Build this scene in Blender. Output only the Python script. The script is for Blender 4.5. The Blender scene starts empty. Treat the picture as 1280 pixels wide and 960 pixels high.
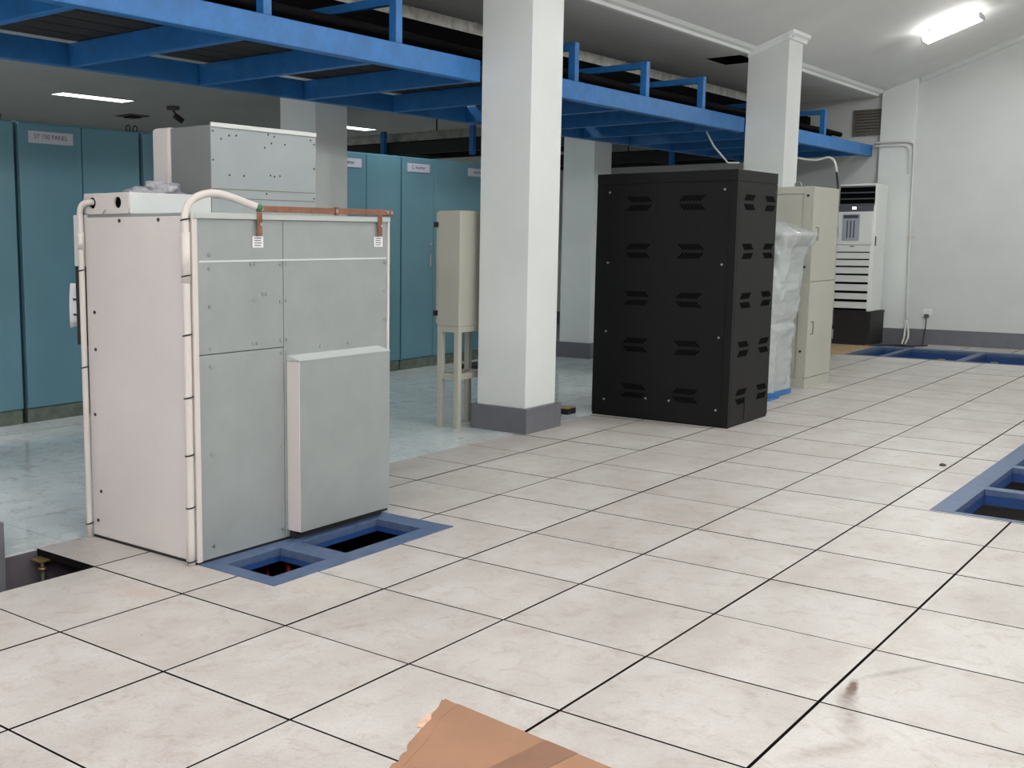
import bpy, bmesh, math, random
from mathutils import Vector, Matrix
random.seed(7)
S = bpy.context.scene
COL = S.collection

# ------------------------------------------------------------------ camera
F_PX, PPX, PPY = 1393.6, 451.95, 482.66
CAM = Vector((4.0843, -2.9597, 1.4701))
YAW, PITCH, ROLL = 2.27268, -0.13084, 0.00106
d = Vector((math.cos(PITCH)*math.cos(YAW), math.cos(PITCH)*math.sin(YAW), math.sin(PITCH)))
r = d.cross(Vector((0, 0, 1))).normalized(); u = r.cross(d)
r2 = math.cos(ROLL)*r + math.sin(ROLL)*u; u2 = -math.sin(ROLL)*r + math.cos(ROLL)*u
cd = bpy.data.cameras.new('camera'); cam = bpy.data.objects.new('camera', cd); COL.objects.link(cam)
cam.matrix_world = Matrix(((r2.x, u2.x, -d.x, CAM.x), (r2.y, u2.y, -d.y, CAM.y), (r2.z, u2.z, -d.z, CAM.z), (0, 0, 0, 1)))
cd.sensor_width = 36; cd.lens = F_PX*36/1280
cd.shift_x = (640-PPX)/1280; cd.shift_y = (PPY-480)/1280
cd.clip_start = 0.05; cd.clip_end = 100
S.camera = cam
# ------------------------------------------------------------------ world, exposure
W = bpy.data.worlds.new('world'); S.world = W; W.use_nodes = True
W.node_tree.nodes['Background'].inputs[0].default_value = (0.8, 0.9, 1, 1)
W.node_tree.nodes['Background'].inputs[1].default_value = 0.05
S.view_settings.view_transform = 'Standard'; S.view_settings.look = 'None'
S.view_settings.gamma = 1; S.view_settings.use_curve_mapping = False
S.view_settings.exposure = 0.06
LAMP_W, HALL_W, AISLE_W = 98.0, 3.0, 80.0        # watts of one batten lamp / one recessed lamp / one added aisle lamp
LAMP_COL, WARM_COL, HALL_COL = (0.955, 1.0, 0.965), (1.0, 0.93, 0.935), (0.95, 1.0, 0.88)

# ------------------------------------------------------------------ helpers
def lin(c):
    return tuple(((v/255)/12.92 if v/255 <= .04045 else ((v/255+.055)/1.055)**2.4) for v in c) + (1,)
MATS = {}
def mat(name, rgb, rough=.5, metal=0, var=0.0, scale=6, bump=0, bscale=40, spec=.5, rgb2=None, emit=None, estr=0, trans=0, alpha=1, coat=0, rand=0, detail=4, stretch=None):
    m = bpy.data.materials.new(name); m.use_nodes = True; MATS[name] = m
    nt = m.node_tree; b = nt.nodes['Principled BSDF']; L = nt.links.new
    b.inputs['Base Color'].default_value = lin(rgb); b.inputs['Roughness'].default_value = rough
    b.inputs['Metallic'].default_value = metal; b.inputs['Specular IOR Level'].default_value = spec
    b.inputs['Transmission Weight'].default_value = trans; b.inputs['Alpha'].default_value = alpha
    b.inputs['Coat Weight'].default_value = coat
    if emit:
        b.inputs['Emission Color'].default_value = lin(emit); b.inputs['Emission Strength'].default_value = estr
    geo = nt.nodes.new('ShaderNodeNewGeometry'); pos = geo.outputs['Position']
    if stretch:
        mp = nt.nodes.new('ShaderNodeMapping'); mp.inputs['Scale'].default_value = stretch
        L(pos, mp.inputs['Vector']); pos = mp.outputs['Vector']
    if rand:
        oi = nt.nodes.new('ShaderNodeObjectInfo')
        vm = nt.nodes.new('ShaderNodeVectorMath'); vm.operation = 'SCALE'; vm.inputs[0].default_value = (13, 29, 7)
        L(oi.outputs['Random'], vm.inputs['Scale'])
        va = nt.nodes.new('ShaderNodeVectorMath'); L(pos, va.inputs[0]); L(vm.outputs[0], va.inputs[1]); pos = va.outputs[0]
    if var or rgb2:
        n = nt.nodes.new('ShaderNodeTexNoise'); n.inputs['Scale'].default_value = scale; n.inputs['Detail'].default_value = detail
        n.inputs['Roughness'].default_value = .62; L(pos, n.inputs['Vector'])
        rp = nt.nodes.new('ShaderNodeValToRGB'); rp.color_ramp.elements[0].position = .3; rp.color_ramp.elements[1].position = .7
        c2 = rgb2 or tuple(max(0, v*(1-var)) for v in rgb)
        rp.color_ramp.elements[0].color = lin(c2); rp.color_ramp.elements[1].color = lin(rgb)
        L(n.outputs['Fac'], rp.inputs['Fac']); col = rp.outputs['Color']
        if rand:
            mm = nt.nodes.new('ShaderNodeMapRange'); mm.inputs['To Min'].default_value = 1-rand; mm.inputs['To Max'].default_value = 1
            L(oi.outputs['Random'], mm.inputs['Value'])
            hv = nt.nodes.new('ShaderNodeHueSaturation'); L(mm.outputs[0], hv.inputs['Value']); L(col, hv.inputs['Color']); col = hv.outputs['Color']
        L(col, b.inputs['Base Color'])
    if bump:
        n2 = nt.nodes.new('ShaderNodeTexNoise'); n2.inputs['Scale'].default_value = bscale; n2.inputs['Detail'].default_value = 3
        L(pos, n2.inputs['Vector'])
        bp = nt.nodes.new('ShaderNodeBump'); bp.inputs['Strength'].default_value = bump; bp.inputs['Distance'].default_value = .004
        L(n2.outputs['Fac'], bp.inputs['Height']); L(bp.outputs['Normal'], b.inputs['Normal'])
    return m

WLOC = {}
def _ploc(p): return WLOC.get(p.name, Vector((0, 0, 0))) if p else Vector((0, 0, 0))
def link(name, me, m, parent=None, loc=None):
    if m is not None:
        for mm in (m if isinstance(m, (list, tuple)) else [m]): me.materials.append(mm)
    o = bpy.data.objects.new(name, me); COL.objects.link(o)
    w = Vector(loc) if loc is not None else Vector((0, 0, 0))
    if parent: o.parent = parent; o.location = w - _ploc(parent)
    else: o.location = w
    WLOC[o.name] = w
    return o
def frombm(name, bm, m, parent=None, loc=(0, 0, 0), smooth=False):
    me = bpy.data.meshes.new(name)
    bmesh.ops.recalc_face_normals(bm, faces=bm.faces)
    if smooth:
        for f in bm.faces: f.smooth = True
    bm.to_mesh(me); bm.free()
    return link(name, me, m, parent, loc)
def addbox(bm, x0, x1, y0, y1, z0, z1, o=(0, 0, 0), mi=0):
    v = [bm.verts.new((x-o[0], y-o[1], z-o[2])) for x in (x0, x1) for y in (y0, y1) for z in (z0, z1)]
    fs = []
    for q in ((0, 1, 3, 2), (4, 6, 7, 5), (0, 4, 5, 1), (2, 3, 7, 6), (0, 2, 6, 4), (1, 5, 7, 3)):
        f = bm.faces.new([v[i] for i in q]); f.material_index = mi; fs.append(f)
    return v, fs
def box(name, b, m, parent=None, bev=0.0):
    """one box or a list of boxes (x0,x1,y0,y1,z0,z1) in world metres as ONE mesh whose origin is its base centre"""
    bs = [b] if not isinstance(b[0], (list, tuple)) else b
    o = ((min(q[0] for q in bs)+max(q[1] for q in bs))/2, (min(q[2] for q in bs)+max(q[3] for q in bs))/2, min(q[4] for q in bs))
    bm = bmesh.new()
    for q in bs: addbox(bm, *q, o=o)
    if bev: bmesh.ops.bevel(bm, geom=list(bm.edges), offset=bev, segments=2, affect='EDGES', profile=.5)
    return frombm(name, bm, m, parent, o)
def prism(name, prof, axis, a0, a1, m, parent=None, o=None):
    """profile of 2-D points extruded along 'x','y' or 'z'"""
    def p3(p, a): return {'x': (a, p[0], p[1]), 'y': (p[0], a, p[1]), 'z': (p[0], p[1], a)}[axis]
    bm = bmesh.new(); o = Vector(o) if o else Vector(p3(prof[0], a0))
    A = [bm.verts.new(Vector(p3(p, a0))-o) for p in prof]; B = [bm.verts.new(Vector(p3(p, a1))-o) for p in prof]
    n = len(prof); bm.faces.new(A); bm.faces.new(B[::-1])
    for i in range(n): bm.faces.new((A[i], A[(i+1) % n], B[(i+1) % n], B[i]))
    return frombm(name, bm, m, parent, o)
def smoothpath(pts, n=6):
    P = [Vector(p) for p in pts]; out = []
    for i in range(len(P)-1):
        a, b, c, e = P[max(i-1, 0)], P[i], P[i+1], P[min(i+2, len(P)-1)]
        for k in range(n):
            t = k/n; out.append(.5*((2*b)+(c-a)*t+(2*a-5*b+4*c-e)*t*t+(3*b-a-3*c+e)*t**3))
    out.append(P[-1]); return out
def tube(name, pts, rad, m, parent=None, seg=10, caps=True):
    P = [Vector(p) for p in pts]; o = P[0].copy(); bm = bmesh.new(); rings = []
    t0 = (P[1]-P[0]).normalized(); n = t0.orthogonal().normalized()
    for i, p in enumerate(P):
        t = ((P[i+1]-p) if i == 0 else (p-P[i-1]) if i == len(P)-1 else (P[i+1]-P[i-1])).normalized()
        n = (n - t*n.dot(t)).normalized(); bn = t.cross(n)
        rr = rad[i] if isinstance(rad, (list, tuple)) else rad
        rings.append([bm.verts.new(p-o+rr*(math.cos(a)*n+math.sin(a)*bn)) for a in [2*math.pi*k/seg for k in range(seg)]])
    for A, B in zip(rings, rings[1:]):
        for k in range(seg):
            f = bm.faces.new((A[k], A[(k+1) % seg], B[(k+1) % seg], B[k])); f.smooth = True
    if caps: bm.faces.new(rings[0][::-1]); bm.faces.new(rings[-1])
    return frombm(name, bm, m, parent, o)
def disc(name, c, ax, rad, h, m, parent=None, seg=12):
    a = Vector(ax).normalized(); c = Vector(c)
    return tube(name, [c, c+a*h], rad, m, parent, seg)
def thing(name, loc, label, cat, group=None):
    o = bpy.data.objects.new(name, None); COL.objects.link(o); o.location = loc; o.empty_display_size = .1
    WLOC[o.name] = Vector(loc); return tag(o, label, cat, group)
def tag(o, label, cat, group=None, kind=None):
    o['label'] = label; o['category'] = cat
    if group: o['group'] = group
    if kind: o['kind'] = kind
    return o
def struct(o, label=None):
    o['kind'] = 'structure'
    if label: o['label'] = label
    return o
SCREW = {}
def screws(pts, ax, rad, m, parent, name='screw', h=.003):
    key = (tuple(ax), rad, m.name, h)
    for p in pts:
        if key not in SCREW:
            o = disc(name, p, ax, rad, h, m, parent, 8); SCREW[key] = o.data
        else:
            o = link(name, SCREW[key], None, parent, p)
def textmesh(name, body, size, m, parent, loc, right, up, align='CENTER'):
    cu = bpy.data.curves.new('tmp', 'FONT'); cu.body = body; cu.size = size; cu.align_x = align; cu.align_y = 'CENTER'; cu.extrude = .0004
    t = bpy.data.objects.new('tmp', cu); COL.objects.link(t)
    bpy.context.view_layer.update()
    me = bpy.data.meshes.new_from_object(t.evaluated_get(bpy.context.evaluated_depsgraph_get()))
    bpy.data.objects.remove(t)
    R = Vector(right); U = Vector(up); N = R.cross(U)
    for v in me.vertices: v.co = R*v.co.x+U*v.co.y+N*v.co.z
    me.name = name; me.materials.clear()
    return link(name, me, m, parent, loc)

# ------------------------------------------------------------------ materials
M_wall = mat('wall_paint', (204, 207, 206), .75, var=.03, scale=2, bump=.05, bscale=60)
M_ceil = mat('ceiling_paint', (232, 233, 232), .85, var=.03, scale=1.5)
M_cornice = mat('cornice_plaster', (236, 238, 238), .7)
M_col = mat('column_paint', (222, 226, 225), .6, var=.03, scale=2)
M_skirt = mat('skirting_purple_grey', (106, 107, 114), .45, var=.08, scale=8)
M_ledge = mat('ledge_grey', (104, 98, 106), .6, var=.1, scale=6)
M_conc = mat('subfloor_concrete', (46, 40, 38), .9, var=.35, scale=5)
M_edge = mat('tile_edge_black', (8, 7, 7), .7, spec=.2)
M_blue = mat('blue_steel_paint', (40, 116, 188), .45, var=.16, scale=9, bump=.08, bscale=30)
M_blue2 = mat('blue_frame_paint', (58, 78, 112), .45, var=.18, scale=14, rgb2=(80, 96, 124))
M_bluedk = mat('dark_blue_paint', (24, 62, 118), .5)
M_deck = mat('dark_deck_wood', (44, 37, 32), .8, var=.4, scale=4, stretch=(6, .6, 6))
M_teal = mat('teal_enamel', (95, 140, 156), .33, var=.05, scale=1.5, coat=.2)
M_tealgap = mat('teal_gap_dark', (18, 38, 48), .6)
M_plinth = mat('plinth_green_grey', (112, 124, 112), .6, var=.3, scale=14)
M_grey = mat('grey_steel', (152, 158, 158), .45, metal=.2, var=.05, scale=5, bump=.03, bscale=12)
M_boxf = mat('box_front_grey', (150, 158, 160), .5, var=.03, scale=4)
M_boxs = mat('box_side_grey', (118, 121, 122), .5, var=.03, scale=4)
M_rail = mat('rail_light_grey', (176, 181, 180), .45)
M_white = mat('off_white_panel', (202, 197, 195), .45, var=.03, scale=3)
M_whitebr = mat('white_sheet_metal', (204, 208, 208), .42, var=.02, scale=4)
M_galv = mat('galvanised', (178, 178, 172), .35, metal=.8, var=.25, scale=9)
M_galv2 = mat('galvanised_bright', (236, 234, 226), .5, metal=.0, var=.25, scale=9)
M_wpipe = mat('white_painted_pipe', (206, 206, 202), .5)
M_pvc = mat('pvc_white', (204, 198, 194), .42)
M_black = mat('black_plastic', (20, 20, 21), .5)
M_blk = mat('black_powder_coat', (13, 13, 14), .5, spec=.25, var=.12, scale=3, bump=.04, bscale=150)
M_slot = mat('vent_slot_black', (8, 8, 8), .9, spec=.05)
M_steel = mat('screw_steel', (180, 180, 180), .3, metal=.9)
M_dkscrew = mat('screw_dark', (60, 58, 56), .4, metal=.6)
M_copper = mat('copper', (156, 112, 88), .42, metal=.6, rgb2=(122, 84, 66), scale=14)
M_green = mat('green_tape', (42, 108, 72), .6)
M_beige = mat('beige_enamel', (180, 179, 168), .42, var=.03, scale=2)
M_beigeline = mat('beige_groove', (112, 108, 96), .6)
M_paper = mat('paper', (226, 224, 228), .8)
M_ink = mat('printed_ink', (70, 72, 82), .8)
M_label = mat('label_paper', (196, 194, 206), .8)
M_card = mat('cardboard', (150, 112, 86), .8, var=.1, scale=5, bump=.06, bscale=50, stretch=(1, 1, 1))
M_cardtape = mat('cardboard_tape', (128, 92, 70), .45, var=.08, scale=9)
M_torn = mat('torn_cardboard', (224, 184, 158), .95, var=.2, scale=30)
M_acwhite = mat('ac_white', (222, 224, 222), .45)
M_acgrey = mat('ac_display', (84, 86, 94), .35)
M_dkplinth = mat('dark_plinth', (28, 24, 24), .6, var=.3, scale=9)
M_cable = mat('black_cable', (7, 7, 7), .8, spec=.15)
M_deep = mat('matt_black', (5, 5, 5), .9, spec=.1)
M_redcable = mat('red_cable', (196, 52, 42), .5)
M_brass = mat('pedestal_brass', (150, 126, 84), .4, metal=.7)
M_mesh = mat('louvre_mesh', (120, 116, 108), .6, var=.3, scale=60)
M_wood = mat('plywood', (176, 150, 112), .7, var=.15, scale=7)
M_bag = mat('grey_bag', (178, 178, 186), .45, var=.3, scale=30, bump=.3, bscale=60)
M_tube = mat('lamp_tube', (255, 255, 255), .4, emit=(255, 252, 248), estr=55)
M_diff = mat('lamp_diffuser', (255, 255, 255), .4, emit=(255, 255, 248), estr=4)
M_sticker = mat('sticker_yellow', (222, 204, 120), .6)

def tile_mat(name, rgb, rgb2, rough, stains=(), rand=.06):
    m = mat(name, rgb, rough, rgb2=rgb2, scale=3.4, detail=7, rand=rand, bump=.02, bscale=25, stretch=(1.0, .55, 1))
    nt = m.node_tree; L = nt.links.new; b = nt.nodes['Principled BSDF']
    col = b.inputs['Base Color'].links[0].from_socket
    geo = nt.nodes.new('ShaderNodeNewGeometry')
    # fine dark specks and pinkish-brown smudges
    n = nt.nodes.new('ShaderNodeTexNoise'); n.inputs['Scale'].default_value = 9; n.inputs['Detail'].default_value = 8; n.inputs['Roughness'].default_value = .75
    n.inputs['Distortion'].default_value = .8
    L(geo.outputs['Position'], n.inputs['Vector'])
    rp = nt.nodes.new('ShaderNodeValToRGB'); rp.color_ramp.elements[0].position = .51; rp.color_ramp.elements[1].position = .78
    rp.color_ramp.elements[0].color = (0, 0, 0, 1); rp.color_ramp.elements[1].color = (.8, .8, .8, 1)
    L(n.outputs['Fac'], rp.inputs['Fac'])
    mx = nt.nodes.new('ShaderNodeMix'); mx.data_type = 'RGBA'; L(rp.outputs['Color'], mx.inputs[0]); L(col, mx.inputs[6])
    mx.inputs[7].default_value = lin((150, 130, 118)); col = mx.outputs[2]
    n4 = nt.nodes.new('ShaderNodeTexNoise'); n4.inputs['Scale'].default_value = 75; n4.inputs['Detail'].default_value = 6; n4.inputs['Roughness'].default_value = .8
    L(geo.outputs['Position'], n4.inputs['Vector'])
    r4 = nt.nodes.new('ShaderNodeValToRGB'); r4.color_ramp.elements[0].position = .50; r4.color_ramp.elements[1].position = .78
    r4.color_ramp.elements[0].color = (0, 0, 0, 1); r4.color_ramp.elements[1].color = (.5, .5, .5, 1); L(n4.outputs['Fac'], r4.inputs['Fac'])
    mx = nt.nodes.new('ShaderNodeMix'); mx.data_type = 'RGBA'; L(r4.outputs['Color'], mx.inputs[0]); L(col, mx.inputs[6])
    mx.inputs[7].default_value = lin((120, 116, 108)); col = mx.outputs[2]
    vo = nt.nodes.new('ShaderNodeTexVoronoi'); vo.inputs['Scale'].default_value = 5; L(geo.outputs['Position'], vo.inputs['Vector'])
    lt = nt.nodes.new('ShaderNodeMath'); lt.operation = 'LESS_THAN'; lt.inputs[1].default_value = .018; L(vo.outputs['Distance'], lt.inputs[0])
    mx = nt.nodes.new('ShaderNodeMix'); mx.data_type = 'RGBA'; L(lt.outputs[0], mx.inputs[0]); L(col, mx.inputs[6])
    mx.inputs[7].default_value = lin((96, 88, 80)); col = mx.outputs[2]
    for (x, y, rx, ry, ang, c, k) in stains:
        mp = nt.nodes.new('ShaderNodeMapping'); mp.vector_type = 'TEXTURE'
        mp.inputs['Location'].default_value = (x, y, 0); mp.inputs['Rotation'].default_value = (0, 0, ang); mp.inputs['Scale'].default_value = (rx, ry, 1)
        L(geo.outputs['Position'], mp.inputs['Vector'])
        g = nt.nodes.new('ShaderNodeTexGradient'); g.gradient_type = 'SPHERICAL'; L(mp.outputs['Vector'], g.inputs['Vector'])
        n3 = nt.nodes.new('ShaderNodeTexNoise'); n3.inputs['Scale'].default_value = 38; n3.inputs['Detail'].default_value = 5; L(geo.outputs['Position'], n3.inputs['Vector'])
        mu = nt.nodes.new('ShaderNodeMath'); mu.operation = 'MULTIPLY'; L(g.outputs['Fac'], mu.inputs[0]); L(n3.outputs['Fac'], mu.inputs[1])
        m2 = nt.nodes.new('ShaderNodeMath'); m2.operation = 'MULTIPLY'; m2.inputs[1].default_value = k; m2.use_clamp = True; L(mu.outputs[0], m2.inputs[0])
        mx = nt.nodes.new('ShaderNodeMix'); mx.data_type = 'RGBA'; L(m2.outputs[0], mx.inputs[0]); L(col, mx.inputs[6])
        mx.inputs[7].default_value = lin(c); col = mx.outputs[2]
    L(col, b.inputs['Base Color'])
    return m
STAINS = [(3.048, .775, .022, .11, .17, (84, 58, 40), 3.4), (3.06, .69, .04, .10, .2, (110, 96, 88), 1.8), (3.11, .55, .05, .22, .3, (138, 126, 118), 1.5),
          (3.14, .27, .05, .24, -.5, (150, 136, 126), 1.5), (3.12, 1.03, .025, .2, -.5, (132, 126, 118), 1.6),
          (.95, .45, .25, .15, .3, (186, 176, 160), 1.3), (.45, -.1, .2, .1, .2, (176, 156, 138), 1.2)]
M_tile = tile_mat('raised_floor_laminate', (197, 194, 191), (174, 167, 162), .42, STAINS)
M_cer = tile_mat('ceramic_white', (226, 235, 236), (208, 217, 218), .10, rand=.03)
M_grout = mat('ceramic_grout', (120, 126, 126), .8)

# ------------------------------------------------------------------ room shell
XL, XR, YB, YE, ZC = -13.0, 10.0, -8.0, 14.3, 3.5
def zs(x): return 3.71+.3555*(x+.302)           # underside of the sloping ceiling
XRIDGE, XE = 4.6, -.84                            # ridge, front edge of the flat ceiling
ZR = zs(XRIDGE); slopeR = (ZR-3.55)/(XR-XRIDGE)
EDGE = -.46                                       # raised floor / ceramic floor boundary
ZSUB = -.42
fl = struct(box('floor', (EDGE, XR, YB, YE, ZSUB-.1, ZSUB), M_conc), 'white laminate raised access floor with black joints')
cf = struct(box('floor_ceramic', (XL, EDGE, YB, YE, ZSUB-.1, -.012), [M_ledge]), 'glossy white ceramic tile floor along the teal cabinets')
gable = [(XL, -.5), (XR, -.5), (XR, 3.55), (XRIDGE, ZR), (XE, zs(XE)), (XE, ZC+.02), (XL, ZC+.02)]
we = struct(prism('wall_end', gable, 'y', YE, YE+.15, M_wall), 'white gable end wall')
struct(prism('wall_rear', gable, 'y', YB-.15, YB, M_wall), 'white wall behind the camera')
struct(box('wall_right', (XR, XR+.15, YB, YE, -.5, 3.6), M_wall), 'white long wall of the sloping-roof hall')
struct(box('wall_left', (XL-.15, XL, YB, YE, -.5, 3.6), M_wall), 'white wall at the far left')
HX0, HX1, HY0, HY1 = -1.34, -.93, 9.46, 10.05
struct(box('ceiling', [(XL, HX0, YB, YE, ZC, ZC+.1), (HX1, XE, YB, YE, ZC, ZC+.1), (HX0, HX1, YB, HY0, ZC, ZC+.1), (HX0, HX1, HY1, YE, ZC, ZC+.1),
    ], M_ceil), 'flat grey ceiling with a square hatch hole')
struct(prism('ceiling_slope', [(XE, zs(XE)), (XRIDGE, ZR), (XRIDGE, ZR+.1), (XE, zs(XE)+.1)], 'y', YB, YE, M_ceil), 'sloping white ceiling')
struct(prism('ceiling_slope', [(XRIDGE, ZR), (XR, 3.55), (XR, 3.65), (XRIDGE, ZR+.1)], 'y', YB, YE, M_ceil), 'far half of the sloping ceiling')
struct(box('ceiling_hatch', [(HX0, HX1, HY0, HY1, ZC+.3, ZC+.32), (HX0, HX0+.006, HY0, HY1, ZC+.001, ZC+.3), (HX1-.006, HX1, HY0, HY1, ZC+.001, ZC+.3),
    (HX0+.006, HX1-.006, HY0, HY0+.006, ZC+.001, ZC+.3), (HX0+.006, HX1-.006, HY1-.006, HY1, ZC+.001, ZC+.3)], M_deep), 'dark open hatch in the flat ceiling')  # black lining puts the darkness of the open hole into the colour
# skirting of the end wall
struct(box('baseboard_end', (XL, XR, YE-.03, YE, -.1, .215), M_skirt), 'purple grey skirting of the end wall')

# columns --------------------------------------------------------------
COLS = [(-.825, -.39, -.72, -.27), (-.825, -.39, 4.26, 4.70), (-.83, -.39, 9.45, 9.87)]
BASES = []
def column(x0, x1, y0, y1, ztop, base=True, e=.038):
    o = bpy.data.objects.new('column', None); COL.objects.link(o); o.location = ((x0+x1)/2, (y0+y1)/2, -.4); WLOC[o.name] = o.location.copy()
    struct(o, 'square white column with purple grey base')
    if x1 > -1:   # under the slope: top cut at the slope
        bm = bmesh.new(); v, f = addbox(bm, x0, x1, y0, y1, -.4, ZC, o=o.location)
        for q in v:
            if q.co.z > 1: q.co.z = zs(q.co.x+o.location.x)+.4+.02
        frombm('shaft', bm, M_col, o, o.location)
    else: box('shaft', (x0, x1, y0, y1, -.4, ztop), M_col, o, .004)
    b = (x0-e, x1+e, y0-e, y1+e, -.41, .193)
    box('column_base', b, M_skirt, o, .003); BASES.append(b)
    return o
cols = [column(*c, ZC) for c in COLS]
for c in ((-3.1, -2.675, 4.40, 4.83), (-3.1, -2.675, 9.42, 9.86), (-3.1, -2.675, -.6, -.17)): column(*c, ZC)
# pilaster on the end wall
pil = struct(box('column', (-.75, -.29, 14.2, YE, -.1, 3.75), M_col, None, .004), 'shallow white pilaster on the end wall')
box('column_base', (-.78, -.26, 14.17, YE-.031, -.1, .215), M_skirt, pil)

# cornices ---------------------------------------------------------------
CP = [(XE, 3.49), (XE+.035, 3.495), (XE+.05, 3.52), (XE+.085, 3.535), (XE+.125, 3.565), (XE+.15, 3.575), (XE+.165, 3.60), (XE+.165, 3.66), (XE, 3.66)]
n = 0
for a, b in ((YB, -.72), (-.27, 4.26), (4.70, 9.45), (9.87, 14.2)):
    n += 1; struct(prism('trim_%d' % n, CP, 'y', a, b, M_cornice), 'white moulded cornice along the ceiling edge')
for (x0, x1, y0, y1) in COLS:
    zt = zs(x1); n += 1
    struct(prism('trim_%d' % n, [(x1, zt-.07), (x1+.02, zt-.065), (x1+.03, zt-.03), (x1+.06, zt-.01), (x1+.065, zs(x1+.065)+.01), (x1, zt+.01)], 'y', y0-.06, y1+.06, M_cornice), 'small cornice round a column head')
    bm = bmesh.new()
    prof = [(0, -.07), (-.02, -.065), (-.03, -.03), (-.06, -.01), (-.065, .01), (0, .01)]
    A = [bm.verts.new((x0, y0+p[0], zs(x0)+p[1])) for p in prof]; B = [bm.verts.new((x1+.06, y0+p[0], zs(x1+.06)+p[1])) for p in prof]
    bm.faces.new(A); bm.faces.new(B[::-1])
    for i in range(6): bm.faces.new((A[i], A[(i+1) % 6], B[(i+1) % 6], B[i]))
    n += 1; struct(frombm('trim_%d' % n, bm, M_cornice), 'small sloping cornice on a column head')
# thin moulding under the slope on the end wall
bm = bmesh.new()
prof = [(0, -.07), (-.02, -.06), (-.05, -.01), (-.05, .01), (0, .01)]
A = [bm.verts.new((-.27, YE+p[0], zs(-.27)+p[1])) for p in prof]; B = [bm.verts.new((XRIDGE, YE+p[0], ZR+p[1])) for p in prof]
bm.faces.new(A); bm.faces.new(B[::-1])
for i in range(5): bm.faces.new((A[i], A[(i+1) % 5], B[(i+1) % 5], B[i]))
struct(frombm('trim_%d' % (n+1), bm, M_wall), 'thin moulding between end wall and sloping ceiling')

# floor tiles --------------------------------------------------------------
PIT1 = (.345, .825, .318, 1.632); PIT2 = (2.605, 3.78, 3.62, 7.36); PIT3 = (-.42, 3.0, 12.06, 13.58)
HOLE = (EDGE-.01, -.004, -.9, -.003)
CUTS = [PIT1, PIT2, PIT3, HOLE] + [(b[0], b[1], b[2], b[3]) for b in BASES[:3]] + [(-1.3, -.0, 13.58, 14.3)]
def inview(x, y, mg=120):
    v = Vector((x, y, 0))-CAM; z = v.dot(d)
    if z < .3: return False
    px = PPX+F_PX*v.dot(r2)/z; py = PPY-F_PX*v.dot(u2)/z
    return -mg < px < 1280+mg and -mg < py < 960+mg
TSHARE = {}
def tile(name, x0, x1, y0, y1, z0, z1, mats, parent, bmall=None):
    cuts = [c for c in CUTS if c[0] < x1-1e-6 and c[1] > x0+1e-6 and c[2] < y1-1e-6 and c[3] > y0+1e-6]
    xs = sorted({x0, x1} | {v for c in cuts for v in c[:2] if x0 < v < x1}); ys = sorted({y0, y1} | {v for c in cuts for v in c[2:] if y0 < v < y1})
    cells = {(i, j) for i in range(len(xs)-1) for j in range(len(ys)-1)
             if not any(c[0] < (xs[i]+xs[i+1])/2 < c[1] and c[2] < (ys[j]+ys[j+1])/2 < c[3] for c in cuts)}
    if not cells: return None
    if sum((xs[i+1]-xs[i])*(ys[j+1]-ys[j]) for i, j in cells) < .003: return None
    o = Vector(((x0+x1)/2, (y0+y1)/2, z0))
    key = None if cuts else (name, round(x1-x0, 4), round(y1-y0, 4))
    if key in TSHARE and bmall is None and key: return link(name, TSHARE[key], None, parent, o)
    bm = bmall or bmesh.new(); oo = Vector((0, 0, 0)) if bmall else o
    vc = {}
    def V(x, y, z):
        k = (round(x, 4), round(y, 4), z)
        if k not in vc: vc[k] = bm.verts.new(Vector((x, y, z))-oo)
        return vc[k]
    c = .0016 if len(mats) > 1 else 0
    for i, j in cells:
        a, b, e, f = xs[i], xs[i+1], ys[j], ys[j+1]
        bm.faces.new((V(a, e, z1), V(b, e, z1), V(b, f, z1), V(a, f, z1))).material_index = 0
        bm.faces.new((V(a, f, z0), V(b, f, z0), V(b, e, z0), V(a, e, z0))).material_index = len(mats)-1
        for (di, dj), (p, q) in {(-1, 0): ((a, f), (a, e)), (1, 0): ((b, e), (b, f)), (0, -1): ((a, e), (b, e)), (0, 1): ((b, f), (a, f))}.items():
            if (i+di, j+dj) not in cells:
                bm.faces.new((V(*p, z0), V(*q, z0), V(*q, z1), V(*p, z1))).material_index = len(mats)-1
    if bmall: return None
    me = bpy.data.meshes.new(name); bm.to_mesh(me); bm.free()
    if key: TSHARE[key] = me
    return link(name, me, mats, parent, o)
far = bmesh.new()
for i in range(-1, 17):
    for j in range(-14, 24):
        x0, x1, y0, y1 = max(i*.6, EDGE)+.005*(i > -1)+.0015*(i == -1), min((i+1)*.6-.005, XR), j*.6+.0045, min((j+1)*.6-.0045, YE-.03)
        if y0 < YB: continue
        vis = any(inview(x, y) for x in (x0, x1, (x0+x1)/2) for y in (y0, y1, (y0+y1)/2))
        dz = random.uniform(-.0008, .0008)
        if vis:
            o = tile('floor_tile', x0, x1, y0, y1, -.034, 0, [M_tile, M_edge], fl)
            if o: o.location.z += dz
        else: tile('floor_tile', x0, x1, y0, y1, -.034, 0, [M_tile, M_edge], fl, far)
o = frombm('floor_tile_field', far, [M_tile, M_edge], fl); o['kind'] = 'stuff'
far = bmesh.new()
XT = -3.335                                     # dark inlay line in front of the cabinets
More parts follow.
